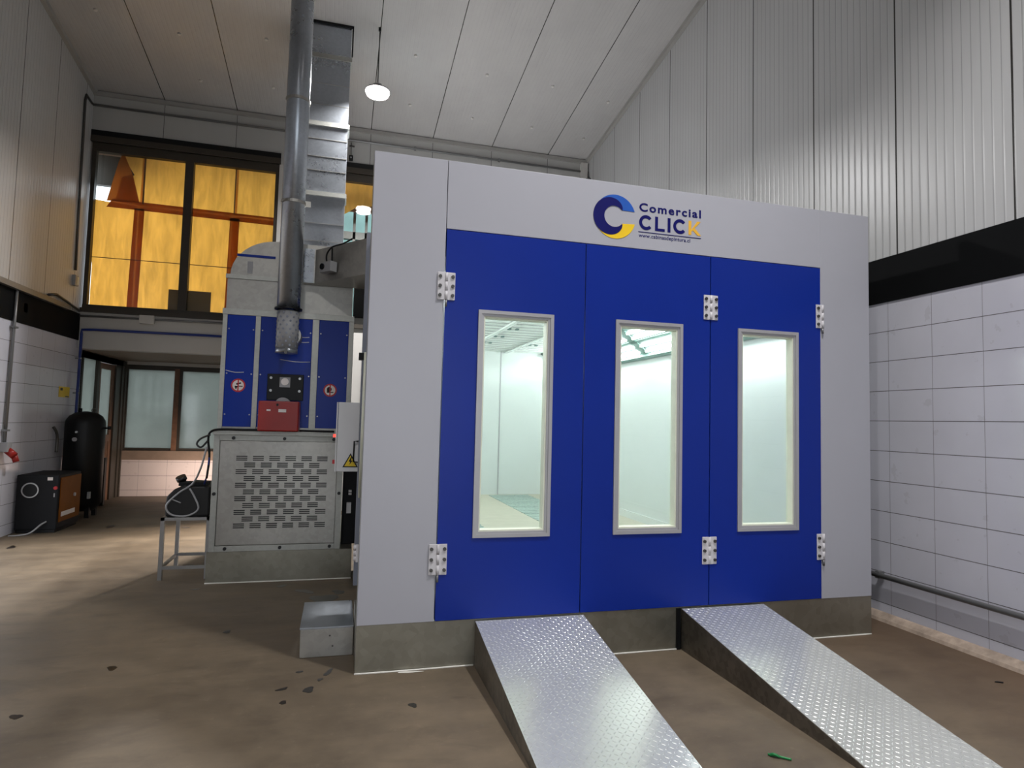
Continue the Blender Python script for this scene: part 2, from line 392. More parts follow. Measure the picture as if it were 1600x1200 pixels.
# recess shell
RY = 9.62
m = MB(); m.box(XL-.2, -.55, RY, RY+.2, 0, .87, 0); m.box(XL-.2, -.55, RY, RY+.2, 2.55, 2.75, 1)
struct('wall_recess', m, ['tile_x', 'lintel'], label='low tiled wall at the back of the recess')
struct('ceiling_recess', MB().box(XL-.2, -.5, YB+.2, RY+.2, 2.615, 2.75), 'soffit', label='brown soffit over the recess')
struct('wall_recess_right', MB().box(-.55, -.4, YB+.2, RY+.2, 0, 2.7), 'lintel', label='right end of the recess')
struct('trim_8', MB().box(XL-.1, XL+.05, RY-.06, RY+.1, 0, 2.6), 'brownd', label='dark corner post between door casing and recess windows')
struct('trim_9', MB().box(XL-.1, XL-.0, YB+.2, RY, 2.5, 2.62), 'brownd', label='dark head rail over the recess door')
struct('trim_7', MB().box(XL, -.55, RY-.02, RY, .70, .88), 'soffit', label='smooth sill band under the recess windows')

# ---------------------------------------------------------------- windows
def window_upper(n, x0, x1, mull):
    y = YB+.02
    fr = MB()
    fr.box(x0, x1, y, y+.1, 5.86, 6.0); fr.box(x0, x1, y-.01, y+.12, 3.26, 3.33)
    fr.box(x0, x0+.06, y, y+.1, 3.33, 5.86); fr.box(x1-.06, x1, y, y+.1, 3.33, 5.86)
    for q in mull: fr.box(q-.065, q+.065, y-.02, y+.1, 3.33, 5.86)
    o = struct('window_%d' % n, fr, 'brownd')
    MB().box(x0-.02, x1+.02, YB-.03, YB+.03, 6.0, 6.1).build('window_header', 'brownd', o)
    MB().box(x0-.02, x1+.02, YB-.025, YB+.03, 6.1, 6.19).build('window_header_trim', 'black', o)
    MB().box(x0, x1, YB-.06, YB+.03, 3.2, 3.265).build('window_sill', 'brownd', o)
    MB().box(x0+.03, x1-.03, y+.045, y+.055, 3.3, 5.9).build('pane', 'glass', o)
    return o
w1 = window_upper(1, XL+.02, -1.33, [-2.75]); w1['label'] = 'left upper window covered with amber paper'
w2 = window_upper(2, -1.18, 1.6, [.35]); w2['label'] = 'upper window behind the square duct'
yp = YB+.13
# amber paper sheets behind the glass (peeled corner, gap at the left edge)
def sheet(poly, y, name='paper_sheet', mat='paper'):
    return MB().prism(poly, 'y', y, y+.004).build(name, mat, w1)
P1 = [(-4.14, 3.3), (-3.52, 3.3), (-3.52, 5.04), (-3.98, 5.07), (-4.17, 5.09), (-4.17, 4.5), (-4.14, 4.0)]
sheet(P1, yp)
sheet([(-3.50, 3.3), (-2.78, 3.3), (-2.78, 5.03), (-3.5, 5.04)], yp)
sheet([(-2.74, 3.3), (-2.09, 3.3), (-2.09, 5.03), (-2.74, 5.04)], yp)
sheet([(-2.07, 3.3), (-1.36, 3.3), (-1.36, 5.02), (-2.07, 5.03)], yp)
sheet([(-3.86, 5.08), (-3.47, 5.05), (-3.44, 5.95), (-3.78, 5.95), (-3.74, 5.78), (-3.6, 5.56), (-3.78, 5.5)], yp)
sheet([(-3.5, 5.05), (-2.78, 5.05), (-2.78, 5.95), (-3.48, 5.95)], yp+.006)
sheet([(-2.74, 5.05), (-2.0, 5.05), (-2.0, 5.95), (-2.74, 5.95)], yp+.006)
sheet([(-2.03, 5.05), (-1.36, 5.05), (-1.36, 5.95), (-2.03, 5.95)], yp)
# doubled strips, a folded flap and the line between sheets
for poly in ([(-3.98, 4.98), (-1.36, 4.94), (-1.36, 5.08), (-3.9, 5.12)], [(-3.6, 3.3), (-3.44, 3.3), (-3.42, 5.0), (-3.57, 5.0)], [(-2.12, 3.3), (-1.96, 3.3), (-1.95, 5.0), (-2.1, 5.0)]):
    sheet(poly, yp-.012, 'paper_overlap', 'paper_d')
sheet([(-3.98, 5.08), (-3.5, 5.1), (-3.62, 5.55), (-3.78, 5.93), (-3.84, 5.75)], yp-.02, 'paper_flap', 'paper_d')
for z in (4.13,):
    MB().box(-4.17, -1.36, yp-.016, yp-.01, z-.006, z+.006).build('paper_seam', 'brown', w1)
MB().box(-3.46, -3.435, yp-.018, yp-.012, 5.08, 5.95).build('paper_seam', 'brown', w1)
MB().box(-2.05, -2.03, yp-.018, yp-.012, 5.08, 5.95).build('paper_seam', 'brown', w1)
bx = MB().box(-2.98, -2.33, yp-.045, yp-.03, 3.33, 3.68).build('box_shadow_sheet', 'boxshade', w1)  # shadow of a box behind the paper, put in as a brown sheet
# second window: paper across the top, open view beneath
MB().prism([(-1.1, 5.45), (-.4, 5.2), (-.18, 5.3), (-.02, 5.42), (.12, 5.46), (.28, 5.48), (.28, 5.95), (-1.1, 5.95)], 'y', yp, yp+.004).build('paper_sheet', 'paper', w2)
m = MB().box(-1.15, 1.6, yp+.5, yp+.6, 4.98, 5.12)
for x in (-.5, -.02, .2, .6): m.box(x-.025, x+.025, yp+.5, yp+.56, 3.3, 5.8)
m.build('outer_beam', 'steel', w2)
MB().box(-1.15, 1.55, yp+.3, yp+.32, 5.44, 5.95).build('outer_soffit', 'brown', w2)
MB().box(-5.2, -3.3, yp+.5, yp+.6, 5.5, 6.3).build('outer_soffit', 'brownd', w1)
MB().box(-4.6, -1.3, YB+.2, yp+1.1, 6.02, 6.1).build('added_shade_board', 'soffit', w1)  # unseen board, added to shade the upper paper sheets
struct('wall_outer', MB().box(-1.0, 5.0, 10.6, 10.8, 0, 8.0), 'cyanwall', label='pale turquoise outer wall seen through the upper window')
# recess windows (frosted, bronze/brown frames)
def win_recess(n, x0, x1):
    y = RY+.03; m = MB()
    m.box(x0, x1, y, y+.08, .87, .93); m.box(x0, x1, y, y+.08, 2.46, 2.55); m.box(x0, x0+.05, y, y+.08, .93, 2.46); m.box(x1-.05, x1, y, y+.08, .93, 2.46)
    o = struct('window_%d' % n, m, 'brownd', label='frosted recess window %s' % ('beside the timber door' if n == 3 else 'nearest the generator' if n == 4 else 'hidden behind the generator'))
    MB().box(x1-.09, x1+.0, y-.015, y, .88, 2.5).build('timber_post', 'brown', o)
    MB().box(x0+.04, x1-.04, y+.03, y+.04, .9, 2.5).build('pane', 'frost', o)
win_recess(3, -4.2, -3.24); win_recess(4, -3.24, -2.2); win_recess(5, -2.2, -1.2)
# recess left side: glazed light + timber door
m = MB()
m.box(XL-.06, XL, 7.5, 7.62, 0, 2.6); m.box(XL-.06, XL, 7.62, 9.62, 2.5, 2.6); m.box(XL-.06, XL+.02, 8.2, 8.3, 0, 2.5); m.box(XL-.06, XL+.03, 9.1, 9.3, 0, 2.5); m.box(XL-.05, XL+.03, 9.44, 9.6, 0, 2.5); m.box(XL-.05, XL+.01, 9.3, 9.44, 0, 2.5)
o = struct('window_6', m, 'brownd', label='side light and door casing on the left of the recess')
MB().box(XL-.05, XL-.01, 7.62, 8.2, 0, .5).build('kick_panel', 'brown', o)
MB().box(XL-.035, XL-.025, 7.62, 8.2, .5, 2.5).build('pane', 'frost', o)
m = MB(); m.box(XL-.05, XL, 8.3, 8.42, 0, 2.48); m.box(XL-.05, XL, 8.98, 9.1, 0, 2.48); m.box(XL-.05, XL, 8.42, 8.98, 2.38, 2.48); m.box(XL-.05, XL, 8.42, 8.98, 1.08, 1.2)
m.box(XL-.045, XL-.015, 8.42, 8.98, .0, 1.08)
for i in range(7): m.box(XL-.015, XL-.008, 8.425+i*.08, 8.495+i*.08, .05, 1.08)
o = struct('door_1', m, 'brown', label='timber door with a glazed top in the recess')
MB().box(XL-.035, XL-.025, 8.42, 8.98, 1.2, 2.38).build('pane', 'frost', o)
MB().cyl((XL+.0, 8.36, 1.05), (XL+.06, 8.36, 1.05), .012).cyl((XL+.055, 8.36, 1.05), (XL+.055, 8.48, 1.05), .011).build('door_handle', 'steel', o)

# ---------------------------------------------------------------- spray booth
BX, BY = 4.0, 7.05
booth = thing('spray_booth', 'large white paint spray booth with three blue glazed doors and a blue and yellow logo', 'spray booth')
PL = .298
MB().box(0, BX, .005, .6, 0, PL).box(.2, BX, .6, BY, 0, PL-.04).build('plinth', 'galv_d', booth)
MB().box(0, .49, 0, .06, PL, 3.384).build('front_panel', 'bootwhite', booth, .003)
MB().box(3.523, BX, 0, .06, PL, 3.384).build('front_panel', 'bootwhite', booth, .003)
hp = MB().box(.494, 3.5235, 0, .06, 2.91, 3.384).build('header_panel', 'bootwhite', booth, .003)
MB().box(0, .04, .06, .14, PL, 3.36).build('side_return', 'frame_metal', booth)
MB().box(.2, .25, .06, BY, PL-.04, 3.3).build('side_wall_panel', 'inner', booth)
MB().box(3.86, 3.92, .06, BY, PL-.04, 3.3).build('side_wall_panel', 'inner', booth)
MB().box(.25, 3.86, BY-.05, BY, PL-.04, 3.3).build('rear_wall_panel', 'inner', booth)
MB().box(2.66, 2.675, BY-.06, BY-.05, PL, 2.9).build('panel_seam', 'alu', booth)
MB().box(.2, 3.92, .06, BY, 3.25, 3.32).build('roof', 'roof', booth)
# inner ceiling with filter frames
m = MB().box(.6, 3.5, .06, BY-.05, 2.9, 2.93)
m.build('filter_ceiling', 'filter', booth)
m = MB()
for k in range(1, 28): m.box(.62, 3.48, k*.25, k*.25+.012, 2.893, 2.9)
m.build('filter_rail', 'alu', booth)
for x in (1.2, 1.97, 2.75): MB().box(x-.03, x+.03, .1, BY-.06, 2.87, 2.893).build('ceiling_bar', 'inner', booth)
for x in (1.97, 2.75):
    for y in (2.0, 3.2, 4.1, 4.9, 5.7): [MB().box(x+q, x+q+.04, y, y+.07, 2.875, 2.893).build('ceiling_clip', 'clip', booth) for q in (.06, .17)]
# angled light boxes on both sides
def light_bank(side):
    sx = (lambda x: x) if side > 0 else (lambda x: 4.11-x)
    A, B = Vector((3.86, 0, 2.56)), Vector((3.42, 0, 2.9))
    d = (B-A); n = Vector((d.z, 0, -d.x)).normalized()*-1
    if n.z > 0: n = -n
    bk = MB()
    bk.prism([(sx(3.86), 2.56), (sx(3.42), 2.9), (sx(3.86), 2.9)], 'y', .1, BY-.06)
    b = bk.build('light_box', 'lightback', booth)
    for k in range(4):
        ya, yb = .28+k*1.68, .28+k*1.68+1.5
        fr = MB()
        for (q0, q1) in ((0, .09), (.485, .545), (.91, 1)):
            p, q = A+d*q0+n*.004, A+d*q1+n*.004
            h_ = .06 if q0 == 0 else .014
            fr.prism([(sx(p.x), p.z), (sx(q.x), q.z), (sx(q.x+n.x*h_), q.z+n.z*h_), (sx(p.x+n.x*h_), p.z+n.z*h_)], 'y', ya-.09, yb+.09)
        for yy in (ya-.09, yb):
            p, q = A+n*.004, B+n*.004
            fr.prism([(sx(p.x), p.z), (sx(q.x), q.z), (sx(q.x+n.x*.014), q.z+n.z*.014), (sx(p.x+n.x*.014), p.z+n.z*.014)], 'y', yy, yy+.09)
        fr.build('light_frame', 'lightframe', b)
        for j in range(4):
            p = A+d*((.18, .37, .64, .82)[j])+n*.022
            MB().cyl((sx(p.x), ya+.02, p.z), (sx(p.x), yb-.02, p.z), .019, 8).build('light_tube', 'tube', b)
light_bank(1); light_bank(-1)
MB().box(.25, 3.86, .06, BY-.05, PL-.04, PL).build('booth_floor', 'innerfloor', booth)
for x0, x1 in ((.9, 1.63), (2.47, 3.2)):
    m = MB().box(x0, x1, .3, BY-.2, PL, PL+.004)
    for k in range(1, 45): m.box(x0, x1, .3+k*.148, .3+k*.148+.03, PL+.004, PL+.01)
    m.build('floor_grate', 'grate', booth)
MB().box(3.845, 3.86, .1, BY-.06, PL, PL+.1).build('inner_kick_strip', 'inner', booth)
# doors
WZ0, WZ1 = .834, 2.371
def door(x0, x1, wx0, wx1):
    m = MB(); y0, y1 = -.004, .05
    z0, z1 = .303, 2.904
    e = .035
    m.box(x0+.004, wx0+e, y0, y1, z0, z1); m.box(wx1-e, x1-.004, y0, y1, z0, z1); m.box(wx0+e, wx1-e, y0, y1, z0, WZ0+e); m.box(wx0+e, wx1-e, y0, y1, WZ1-e, z1)
    o = m.build('door', 'bootblue', booth)
    def rim(a, b, ya, yb, name, mat):
        r = MB()
        r.box(wx0+a, wx0+b, ya, yb, WZ0+a, WZ1-a); r.box(wx1-b, wx1-a, ya, yb, WZ0+a, WZ1-a); r.box(wx0+b, wx1-b, ya, yb, WZ0+a, WZ0+b); r.box(wx0+b, wx1-b, ya, yb, WZ1-b, WZ1-a)
        return r.build(name, mat, o)
    rim(0, .024, -.016, .0, 'window_frame', 'alu')
    rim(.02, .04, -.008, .012, 'window_bead', 'alu')
    rim(.034, .05, -.002, .07, 'window_gasket', 'gasket')
    MB().box(wx0+.04, wx1-.04, .05, .056, WZ0+.04, WZ1-.04).build('window_pane', 'glass', o)
    return o
d1 = door(.493, 1.506, .729, 1.271); d2 = door(1.506, 2.522, 1.744, 2.286); d3 = door(2.522, 3.521, 2.759, 3.303)
# hinges: two plates, knuckle barrel, bolts
def hinge(xc, z0, z1, left, right, pin_left=True):
    w = .06; h = MB()
    yb = -.012
    xa = xc-(w if left else .016); xb = xc+(w if right else .016)
    h.box(xa, xc-.003, yb, -.004, z0, z1); h.box(xc+.003, xb, yb, -.004, z0, z1)
    o = h.build('hinge', 'hinge', booth, .003)
    hh = (z1-z0)
    for k in range(3):
        MB().cyl((xc, -.013, z0+hh*k/3+.002), (xc, -.013, z0+hh*(k+1)/3-.002), .0095, 14).build('knuckle', 'hinge', o)
    if left != right or xc < 1: MB().cyl((xc, -.013, z0-.045), (xc, -.013, z0), .008, 10).build('hinge_pin', 'conduit', o)
    for s, on in ((-1, left), (1, right)):
        if not on: continue
        for k in range(3):
            z = z0+hh*(.16+.34*k); x = xc+s*.043
            MB().cyl((x, -.010, z), (x, -.022, z), .0125, 6).build('bolt', 'steel', o)
for z0, z1 in ((2.42, 2.608), (.6, .8)):
    hinge(.502, z0, z1, True, True); hinge(2.522, z0, z1, True, True); hinge(3.533, z0, z1, True, False)
# side hinge and seal line
o = MB().box(-.018, 0, .1, .14, .675, .785).build('hinge', 'hinge', booth, .003)
for k in range(3): MB().cyl((-.02, .12, .68+k*.036), (-.02, .12, .712+k*.036), .014, 12).build('knuckle', 'hinge', o)
m = MB().tube([(-.004, -.004, .004), (.3, -.006, .003), (.76, -.004, .004)], .006, 6).tube([(1.535, -.004, .004), (2.28, -.004, .004)], .006, 6).tube([(2.99, -.004, .003), (3.5, -.006, .004), (3.99, -.004, .003)], .006, 6)
m.build('sealant_bead', 'sealant', booth)
# logo on the header
def font_mesh(txt, size, xl, xr, zbase, mat, name, bold=0.0, ztop=None):
    cu = bpy.data.curves.new('text', 'FONT'); cu.body = txt; cu.size = size; cu.offset = bold; cu.extrude = .001; cu.resolution_u = 4; cu.space_character = 1.22 if size == .1 else 1.05
    ob = bpy.data.objects.new('text', cu); COL.objects.link(ob)
    dg = bpy.context.evaluated_depsgraph_get(); me = bpy.data.meshes.new_from_object(ob.evaluated_get(dg))
    bpy.data.objects.remove(ob)
    xs = [v.co.x for v in me.vertices]; ys = [v.co.y for v in me.vertices]
    sx = (xr-xl)/(max(xs)-min(xs)); sz = sx if ztop is None else (ztop-zbase)/max(ys)
    x0 = min(xs)
    for v in me.vertices: v.co = Vector((xl+(v.co.x-x0)*sx, -.0015-v.co.z, zbase+v.co.y*sz))
    me.materials.append(M[mat]); o = bpy.data.objects.new(name, me); COL.objects.link(o); o.parent = hp
    return o
font_mesh('Comercial', .1, 1.922, 2.436, 3.196, 'navy', 'logo_lettering', .0025, 3.257)
font_mesh('www.cabinasdepintura.cl', .05, 1.92, 2.346, 2.999, 'navy', 'logo_lettering', .0)
LZ0, LZ1, LW = 3.058, 3.166, .0235
def letter(polys, mat='navy'):
    q = MB()
    for p in polys: q.prism(p, 'y', -.0025, 0)
    q.build('logo_lettering', mat, hp)
def letter_c(x0, x1):
    cx_, cz_ = (x0+x1)/2, (LZ0+LZ1)/2; rx, rz = (x1-x0)/2, (LZ1-LZ0)/2+.002; ps = []
    for i in range(28):
        a, b = R(40+280*i/28), R(40+280*(i+1)/28)
        ps.append([(cx_+rx*math.cos(a), cz_+rz*math.sin(a)), (cx_+rx*math.cos(b), cz_+rz*math.sin(b)), (cx_+(rx-LW)*math.cos(b), cz_+(rz-LW)*math.sin(b)), (cx_+(rx-LW)*math.cos(a), cz_+(rz-LW)*math.sin(a))])
    letter(ps)
def rect(a, b, c_, d): return [(a, c_), (b, c_), (b, d), (a, d)]
letter_c(1.922, 2.034); letter_c(2.203, 2.315)
letter([rect(2.052, 2.052+LW, LZ0, LZ1), rect(2.052+LW, 2.132, LZ0, LZ0+LW*.85)]); letter([rect(2.156, 2.156+LW, LZ0, LZ1)])
letter([rect(2.332, 2.332+LW, LZ0, LZ1), [(2.355, 3.098), (2.405, LZ1), (2.434, LZ1), (2.384, 3.113), (2.437, LZ0), (2.408, LZ0), (2.367, 3.094), (2.355, 3.083)]], 'lgold')
MB().box(1.917, 2.438, -.003, 0, 3.036, 3.0405).build('logo_rule', 'navy', hp)
cx, cz, Ro = 1.729, 3.13, .163
def arc(cx, cz, r, a0, a1, n=36): return [(cx+r*math.cos(R(a0+(a1-a0)*i/n)), cz+r*math.sin(R(a0+(a1-a0)*i/n))) for i in range(n+1)]
def strip(A, B, y0, y1, mat):
    q = MB()
    for i in range(len(A)-1):
        q.prism([A[i], A[i+1], B[i+1], B[i]], 'y', y0, y1)
    return q.build('logo_mark', mat, hp)
# outer royal-blue upper arc, yellow lower arc, navy inner C
strip(arc(cx, cz, Ro, 18, 172), arc(1.722, 3.131, .079, 40, 172), -.003, 0, 'royal')
strip(arc(cx, cz, Ro, 196, 345), arc(1.722, 3.131, .079, 196, 322), -.003, 0, 'lyellow')
n = 48; A = []; B = []
for i in range(n+1):
    a = 38+(322-38)*i/n; w = .086*math.sin(math.pi*i/n)**.75
    c_ = .079
    B.append((1.722+c_*math.cos(R(a)), 3.131+c_*math.sin(R(a))))
    A.append((1.722+(c_+w)*math.cos(R(a)), 3.131+(c_+w)*math.sin(R(a))))
strip(A, B, -.005, -.003, 'navy')
# small seams on the left side of the booth: post, conduit, sealing tube
MB().box(.0, .058, 1.0, 1.07, .3, 3.12).build('corner_post', 'postgrey', booth)
MB().box(.075, .12, 1.1, 1.14, .3, 3.12).build('corner_post', 'steel', booth)
MB().cyl((-.004, .2, 1.08), (.0, .2, 2.06), .012, 10).build('cable_tube', 'gasket', booth)
MB().box(-.03, .03, .78, .84, 2.06, 2.115).build('door_closer_box', 'black', booth)
MB().box(.0, .04, .14, .2, 1.06, 1.2).build('latch_plate', 'steel', booth)

# ---------------------------------------------------------------- ramps
def ramp(x0, x1, L, label):
    H = .286; th = math.atan2(H, L); o = thing('loading_ramp', label, 'ramp', (0, 0, 0), None)
    yb = -.012
    for x in (x0, x1-.006):
        MB().prism([(yb, 0), (yb, H), (yb-L, .006), (yb-L, 0)], 'x', x, x+.006).build('side_plate', 'rampside', o)
    MB().box(x0+.006, x1-.006, yb-.006, yb, 0, H-.01).build('end_plate', 'rampside', o)
    q = MB()
    d = Vector((0, -L, -(H-.006))).normalized(); nn = Vector((0, d.z, -d.y)); nn = nn if nn.z > 0 else -nn
    o0 = Vector((0, yb, H)); X = Vector((1, 0, 0)); SL = math.hypot(L, H-.006)
    P = lambda u, v, h: o0+X*(x0+u)+d*v+nn*h
    Wd = x1-x0
    vs = [P(0, 0, 0), P(Wd, 0, 0), P(Wd, SL, 0), P(0, SL, 0)]; vt = [p+nn*.005 for p in vs]
    V = [q.bm.verts.new(p) for p in vs]; T = [q.bm.verts.new(p) for p in vt]
    q.bm.faces.new(V[::-1]); q.bm.faces.new(T)
    for i in range(4): q.bm.faces.new((V[i], V[(i+1) % 4], T[(i+1) % 4], T[i]))
    st = .029; nu, nv = int(Wd/st), int(SL/st)
    for i in range(nu):
        for j in range(nv):
            cu, cv = (i+.5)*Wd/nu, (j+.5)*SL/nv
            a = R(45) if (i+j) % 2 else R(-45); e1 = (math.cos(a), math.sin(a)); e2 = (-e1[1], e1[0]); lh, wh = .0125, .0036
            pt = [(lh, 0), (lh*.5, wh), (-lh*.5, wh), (-lh, 0), (-lh*.5, -wh), (lh*.5, -wh)]
            f_ = lambda s_, t_, h: q.bm.verts.new(P(cu+e1[0]*s_+e2[0]*t_, cv+e1[1]*s_+e2[1]*t_, h))
            b_ = [f_(s_, t_, .0049) for s_, t_ in pt]; tp = [f_(lh*.62, 0, .0066), f_(-lh*.62, 0, .0066)]
            for fc in ((b_[0], b_[1], tp[0]), (b_[1], b_[2], tp[1], tp[0]), (b_[2], b_[3], tp[1]), (b_[3], b_[4], tp[1]), (b_[4], b_[5], tp[0], tp[1]), (b_[5], b_[0], tp[0])):
                q.bm.faces.new(fc)
    q.build('tread_plate', 'tread', o)
    return o
ramp(.765, 1.53, 1.62, 'checker plate steel ramp under the left blue door, nearer the metal step')
ramp(2.295, 2.985, 1.78, 'checker plate steel ramp under the right blue door, nearer the tiled wall')
MB().box(2.258, 2.29, -.01, .004, .0, .292).build('gap_shadow_strip', 'black', bpy.data.objects['loading_ramp.001'])  # black strip standing in for the shadow gap at the ramp's back

# ---------------------------------------------------------------- metal step left of the booth
o = thing('metal_step', 'low galvanized step box beside the left corner of the booth', 'step')
MB().box(-.352, -.004, .345, .955, 0, .186).build('body', 'galv', o, .004)
MB().box(-.356, -.004, .338, .96, .186, .2).build('tread', 'galv_b', o, .003)
for x, z in ((-.16, .14), (-.14, .07)): MB().cyl((x, .345, z), (x, .34, z), .006, 10).build('screw', 'steel', o)

# ---------------------------------------------------------------- heating and fan unit
U0, U1, UY, UYB = -1.318, -.05, 2.5, 4.8
unit = thing('air_handling_unit', 'tall galvanized and blue heating unit with louvred base and round flue', 'heater', (0, 0, 0))
MB().box(U0-.01, .02, UY-.02, UYB, 0, .295).build('plinth', 'galv_d', unit)
MB().tube([(U0-.012, UY-.026, .004), (-.6, UY-.027, .003), (.02, UY-.026, .004)], .007, 6).build('sealant_bead', 'sealant', unit)
MB().box(U0+.03, -.13, UY+.02, UYB, .295, 1.42).build('fan_casing', 'galv', unit)
def frame(x0, x1, z0, z1, w, y0, y1, name, mat):
    m = MB(); m.box(x0, x0+w, y0, y1, z0, z1); m.box(x1-w, x1, y0, y1, z0, z1); m.box(x0+w, x1-w, y0, y1, z0, z0+w); m.box(x0+w, x1-w, y0, y1, z1-w, z1)
    return m.build(name, mat, unit, .002)
frame(U0, -.1, .295, 1.42, .055, UY-.01, UY+.02, 'fan_frame', 'frame_metal')
pan = MB().box(U0+.06, -.16, UY-.004, UY+.014, .355, 1.36).build('access_panel', 'galv', unit, .003)
def louvre():
    m = MB()
    for k in range(3): m.box(-.05, .05, -.004, .0, -.022+k*.018, -.012+k*.018)
    return m
lv = None
for r in range(11):
    z = 1.193-r*.0655; nlv = 6 if r % 2 == 0 else 5
    for k in range(nlv):
        x = -1.058+(0 if r % 2 == 0 else .0755)+k*.151
        if lv is None:
            lv = louvre().build('louvre', 'dark', pan); lv.location = (x, UY-.004, z)
        else: inst(lv, pan).location = (x, UY-.004, z)
for (x, z) in ((-1.14, 1.39), (-.67, 1.39), (-.2, 1.39), (-1.17, .325), (-.67, .325), (-.2, .325), (-1.29, .85), (-.128, .85)):
    MB().cyl((x, UY-.008, z), (x, UY-.03, z), .016, 12).build('knob', 'dark', unit)
MB().box(U0-.005, -.02, UY-.06, UYB, 1.42, 1.462).build('shelf_lip', 'frame_metal', unit, .003)
MB().box(U0+.025, U1, UY+.01, UYB, 1.462, 2.64).build('heater_casing', 'galv', unit)
def bluepan(x0, x1):
    o = MB().box(x0, x1, UY-.006, UY+.012, 1.5, 2.6).build('blue_panel', 'unitblue', unit, .003)
    for x in (x0+.018, x1-.018):
        for z in (1.62, 2.02, 2.46): MB().cyl((x, UY-.006, z), (x, UY-.012, z), .007, 8).build('rivet', 'zinc', o)
    return o
pa = bluepan(-1.252, -.992); pb = bluepan(-.944, -.452); pc = bluepan(-.388, -.096)
for x0, x1 in ((-1.295, -1.252), (-.992, -.944), (-.452, -.388), (-.096, -.046)): MB().box(x0, x1, UY-.012, UY+.012, 1.462, 2.6).build('frame_strip', 'frame_metal', unit, .002)
MB().box(-1.3, -.046, UY-.014, UY+.012, 2.6, 2.66).build('frame_strip', 'frame_metal', unit, .002)
# prohibition stickers
def sticker(par, cx, cz, kind):
    y = UY-.0065
    MB().cyl((cx, y, cz), (cx, y-.001, cz), .066, 28).build('sticker', 'signred', par)
    MB().cyl((cx, y-.001, cz), (cx, y-.0018, cz), .052, 28).build('sticker', 'signwhite', par)
    g = MB(); ya, yb = y-.0024, y-.0018
    if kind == 0:
        g.box(cx-.03, cx+.005, ya, yb, cz-.022, cz-.006); g.box(cx-.006, cx+.042, ya, yb, cz-.012, cz-.004)
        for k in range(3): g.cyl((cx-.01+k*.014, ya, cz+.014+k*.004), (cx-.01+k*.014, yb, cz+.014+k*.004), .009, 10)
        g.box(cx-.026, cx-.012, ya, yb, cz-.034, cz-.022)
    else:
        g.cyl((cx-.008, ya, cz+.01), (cx-.008, yb, cz+.01), .024, 14); g.box(cx-.03, cx+.034, ya, yb, cz-.026, cz-.016); g.box(cx-.03, cx-.006, ya, yb, cz-.016, cz+.0)
    g.build('sticker', 'black', par)
    MB().box(cx-.006, cx+.006, y-.0034, y-.0025, cz-.06, cz+.06).build('sticker', 'signred', par)
sticker(pa, -1.125, 1.905, 0); sticker(pc, -.257, 1.888, 1)
for (p, x0, x1, z) in ((pa, -1.245, -1.08, 2.04), (pb, -.75, -.46, 2.17), (pb, -.62, -.48, 2.42), (pb, -.62, -.48, 2.37)):
    MB().tube([(x0, UY-.008, z+.01), ((x0+x1)/2, UY-.008, z-.008), (x1, UY-.008, z-.004)], .0035, 6).build('film_strip', 'cabwhite', p)
# burner: black mounting plate, red housing
MB().box(-.855, -.515, UY-.05, UY-.004, 1.77, 2.03).build('burner_plate', 'black', unit, .004)
MB().box(-.74, -.64, UY-.054, UY-.05, 1.9, 2.0).build('burner_nameplate', 'grey', unit)
MB().cyl((-.69, UY-.055, 1.955), (-.69, UY-.06, 1.955), .036, 18).build('sight_glass', 'signwhite', unit)
for x in (-.82, -.55):
    for z in (1.865, 1.99): MB().cyl((x, UY-.05, z), (x, UY-.064, z), .013, 8).build('bolt', 'zinc', unit)
rb = MB().box(-.895, -.53, 2.18, 2.43, 1.468, 1.755).build('burner_housing', 'red', unit, .012)
MB().cyl((-.69, 2.45, 1.72), (-.69, 2.3, 1.72), .075, 20).build('burner_tube', 'grey', unit)
MB().box(-.82, -.785, 2.174, 2.18, 1.66, 1.675).build('nameplate', 'signwhite', rb)
MB().box(-.715, -.645, 2.174, 2.18, 1.65, 1.68).build('nameplate', 'signwhite', rb)
MB().cyl((-.725, 2.18, 1.72), (-.725, 2.17, 1.72), .011, 12).build('reset_button', 'black', rb)
# plenum and quarter round elbow over the heater
MB().box(-1.275, -.075, UY+.02, UYB-.1, 2.64, 2.985).build('plenum', 'galv', unit)
MB().box(-1.29, -.06, UY+.005, UY+.03, 2.965, 3.005).build('flange', 'frame_metal', unit)
poly = [(-1.255, 3.0)]+[(-.82-.435*math.cos(R(a)), 3.0+.375*math.sin(R(a))) for a in range(0, 91, 9)]+[(-.3, 3.375), (-.3, 3.0)]
MB().prism(poly, 'y', UY+.03, UYB-.1).build('elbow', 'galv', unit)
MB().box(-1.2, -.84, UY+.024, UY+.03, 3.195, 3.22).build('blue_tape', 'unitblue', unit)
MB().box(-1.1, -1.05, UY+.026, UY+.03, 3.03, 3.15).build('paper_label', 'grey', unit)
# duct to the booth roof
m = MB(); m.prism([(-.56, 2.4), (-.45, 2.4), (.0, 1.83), (.18, 1.6), (.19, 2.5), (-.3, 2.5), (-.56, 2.5)], 'z', 2.955, 3.295)
hd = m.build('cross_duct', 'galv', unit)
MB().box(-.56, -.46, 2.394, 2.4, 2.955, 3.3).build('duct_end_plate', 'galv_b', unit)
MB().box(-.05, .19, 2.85, 3.3, 2.7, 3.2).build('return_duct', 'black', unit)
MB().box(-.09, .19, 2.72, 2.9, .3, 1.42).build('filter_housing', 'comp', unit)
MB().box(-.045, .0, 2.68, 2.72, .62, .73).build('socket_box', 'cabwhite', unit)
MB().box(-.03, .0, 2.68, 2.72, .81, .83).box(-.03, .0, 2.68, 2.72, .84, .86).build('terminal_block', 'cabwhite', unit)
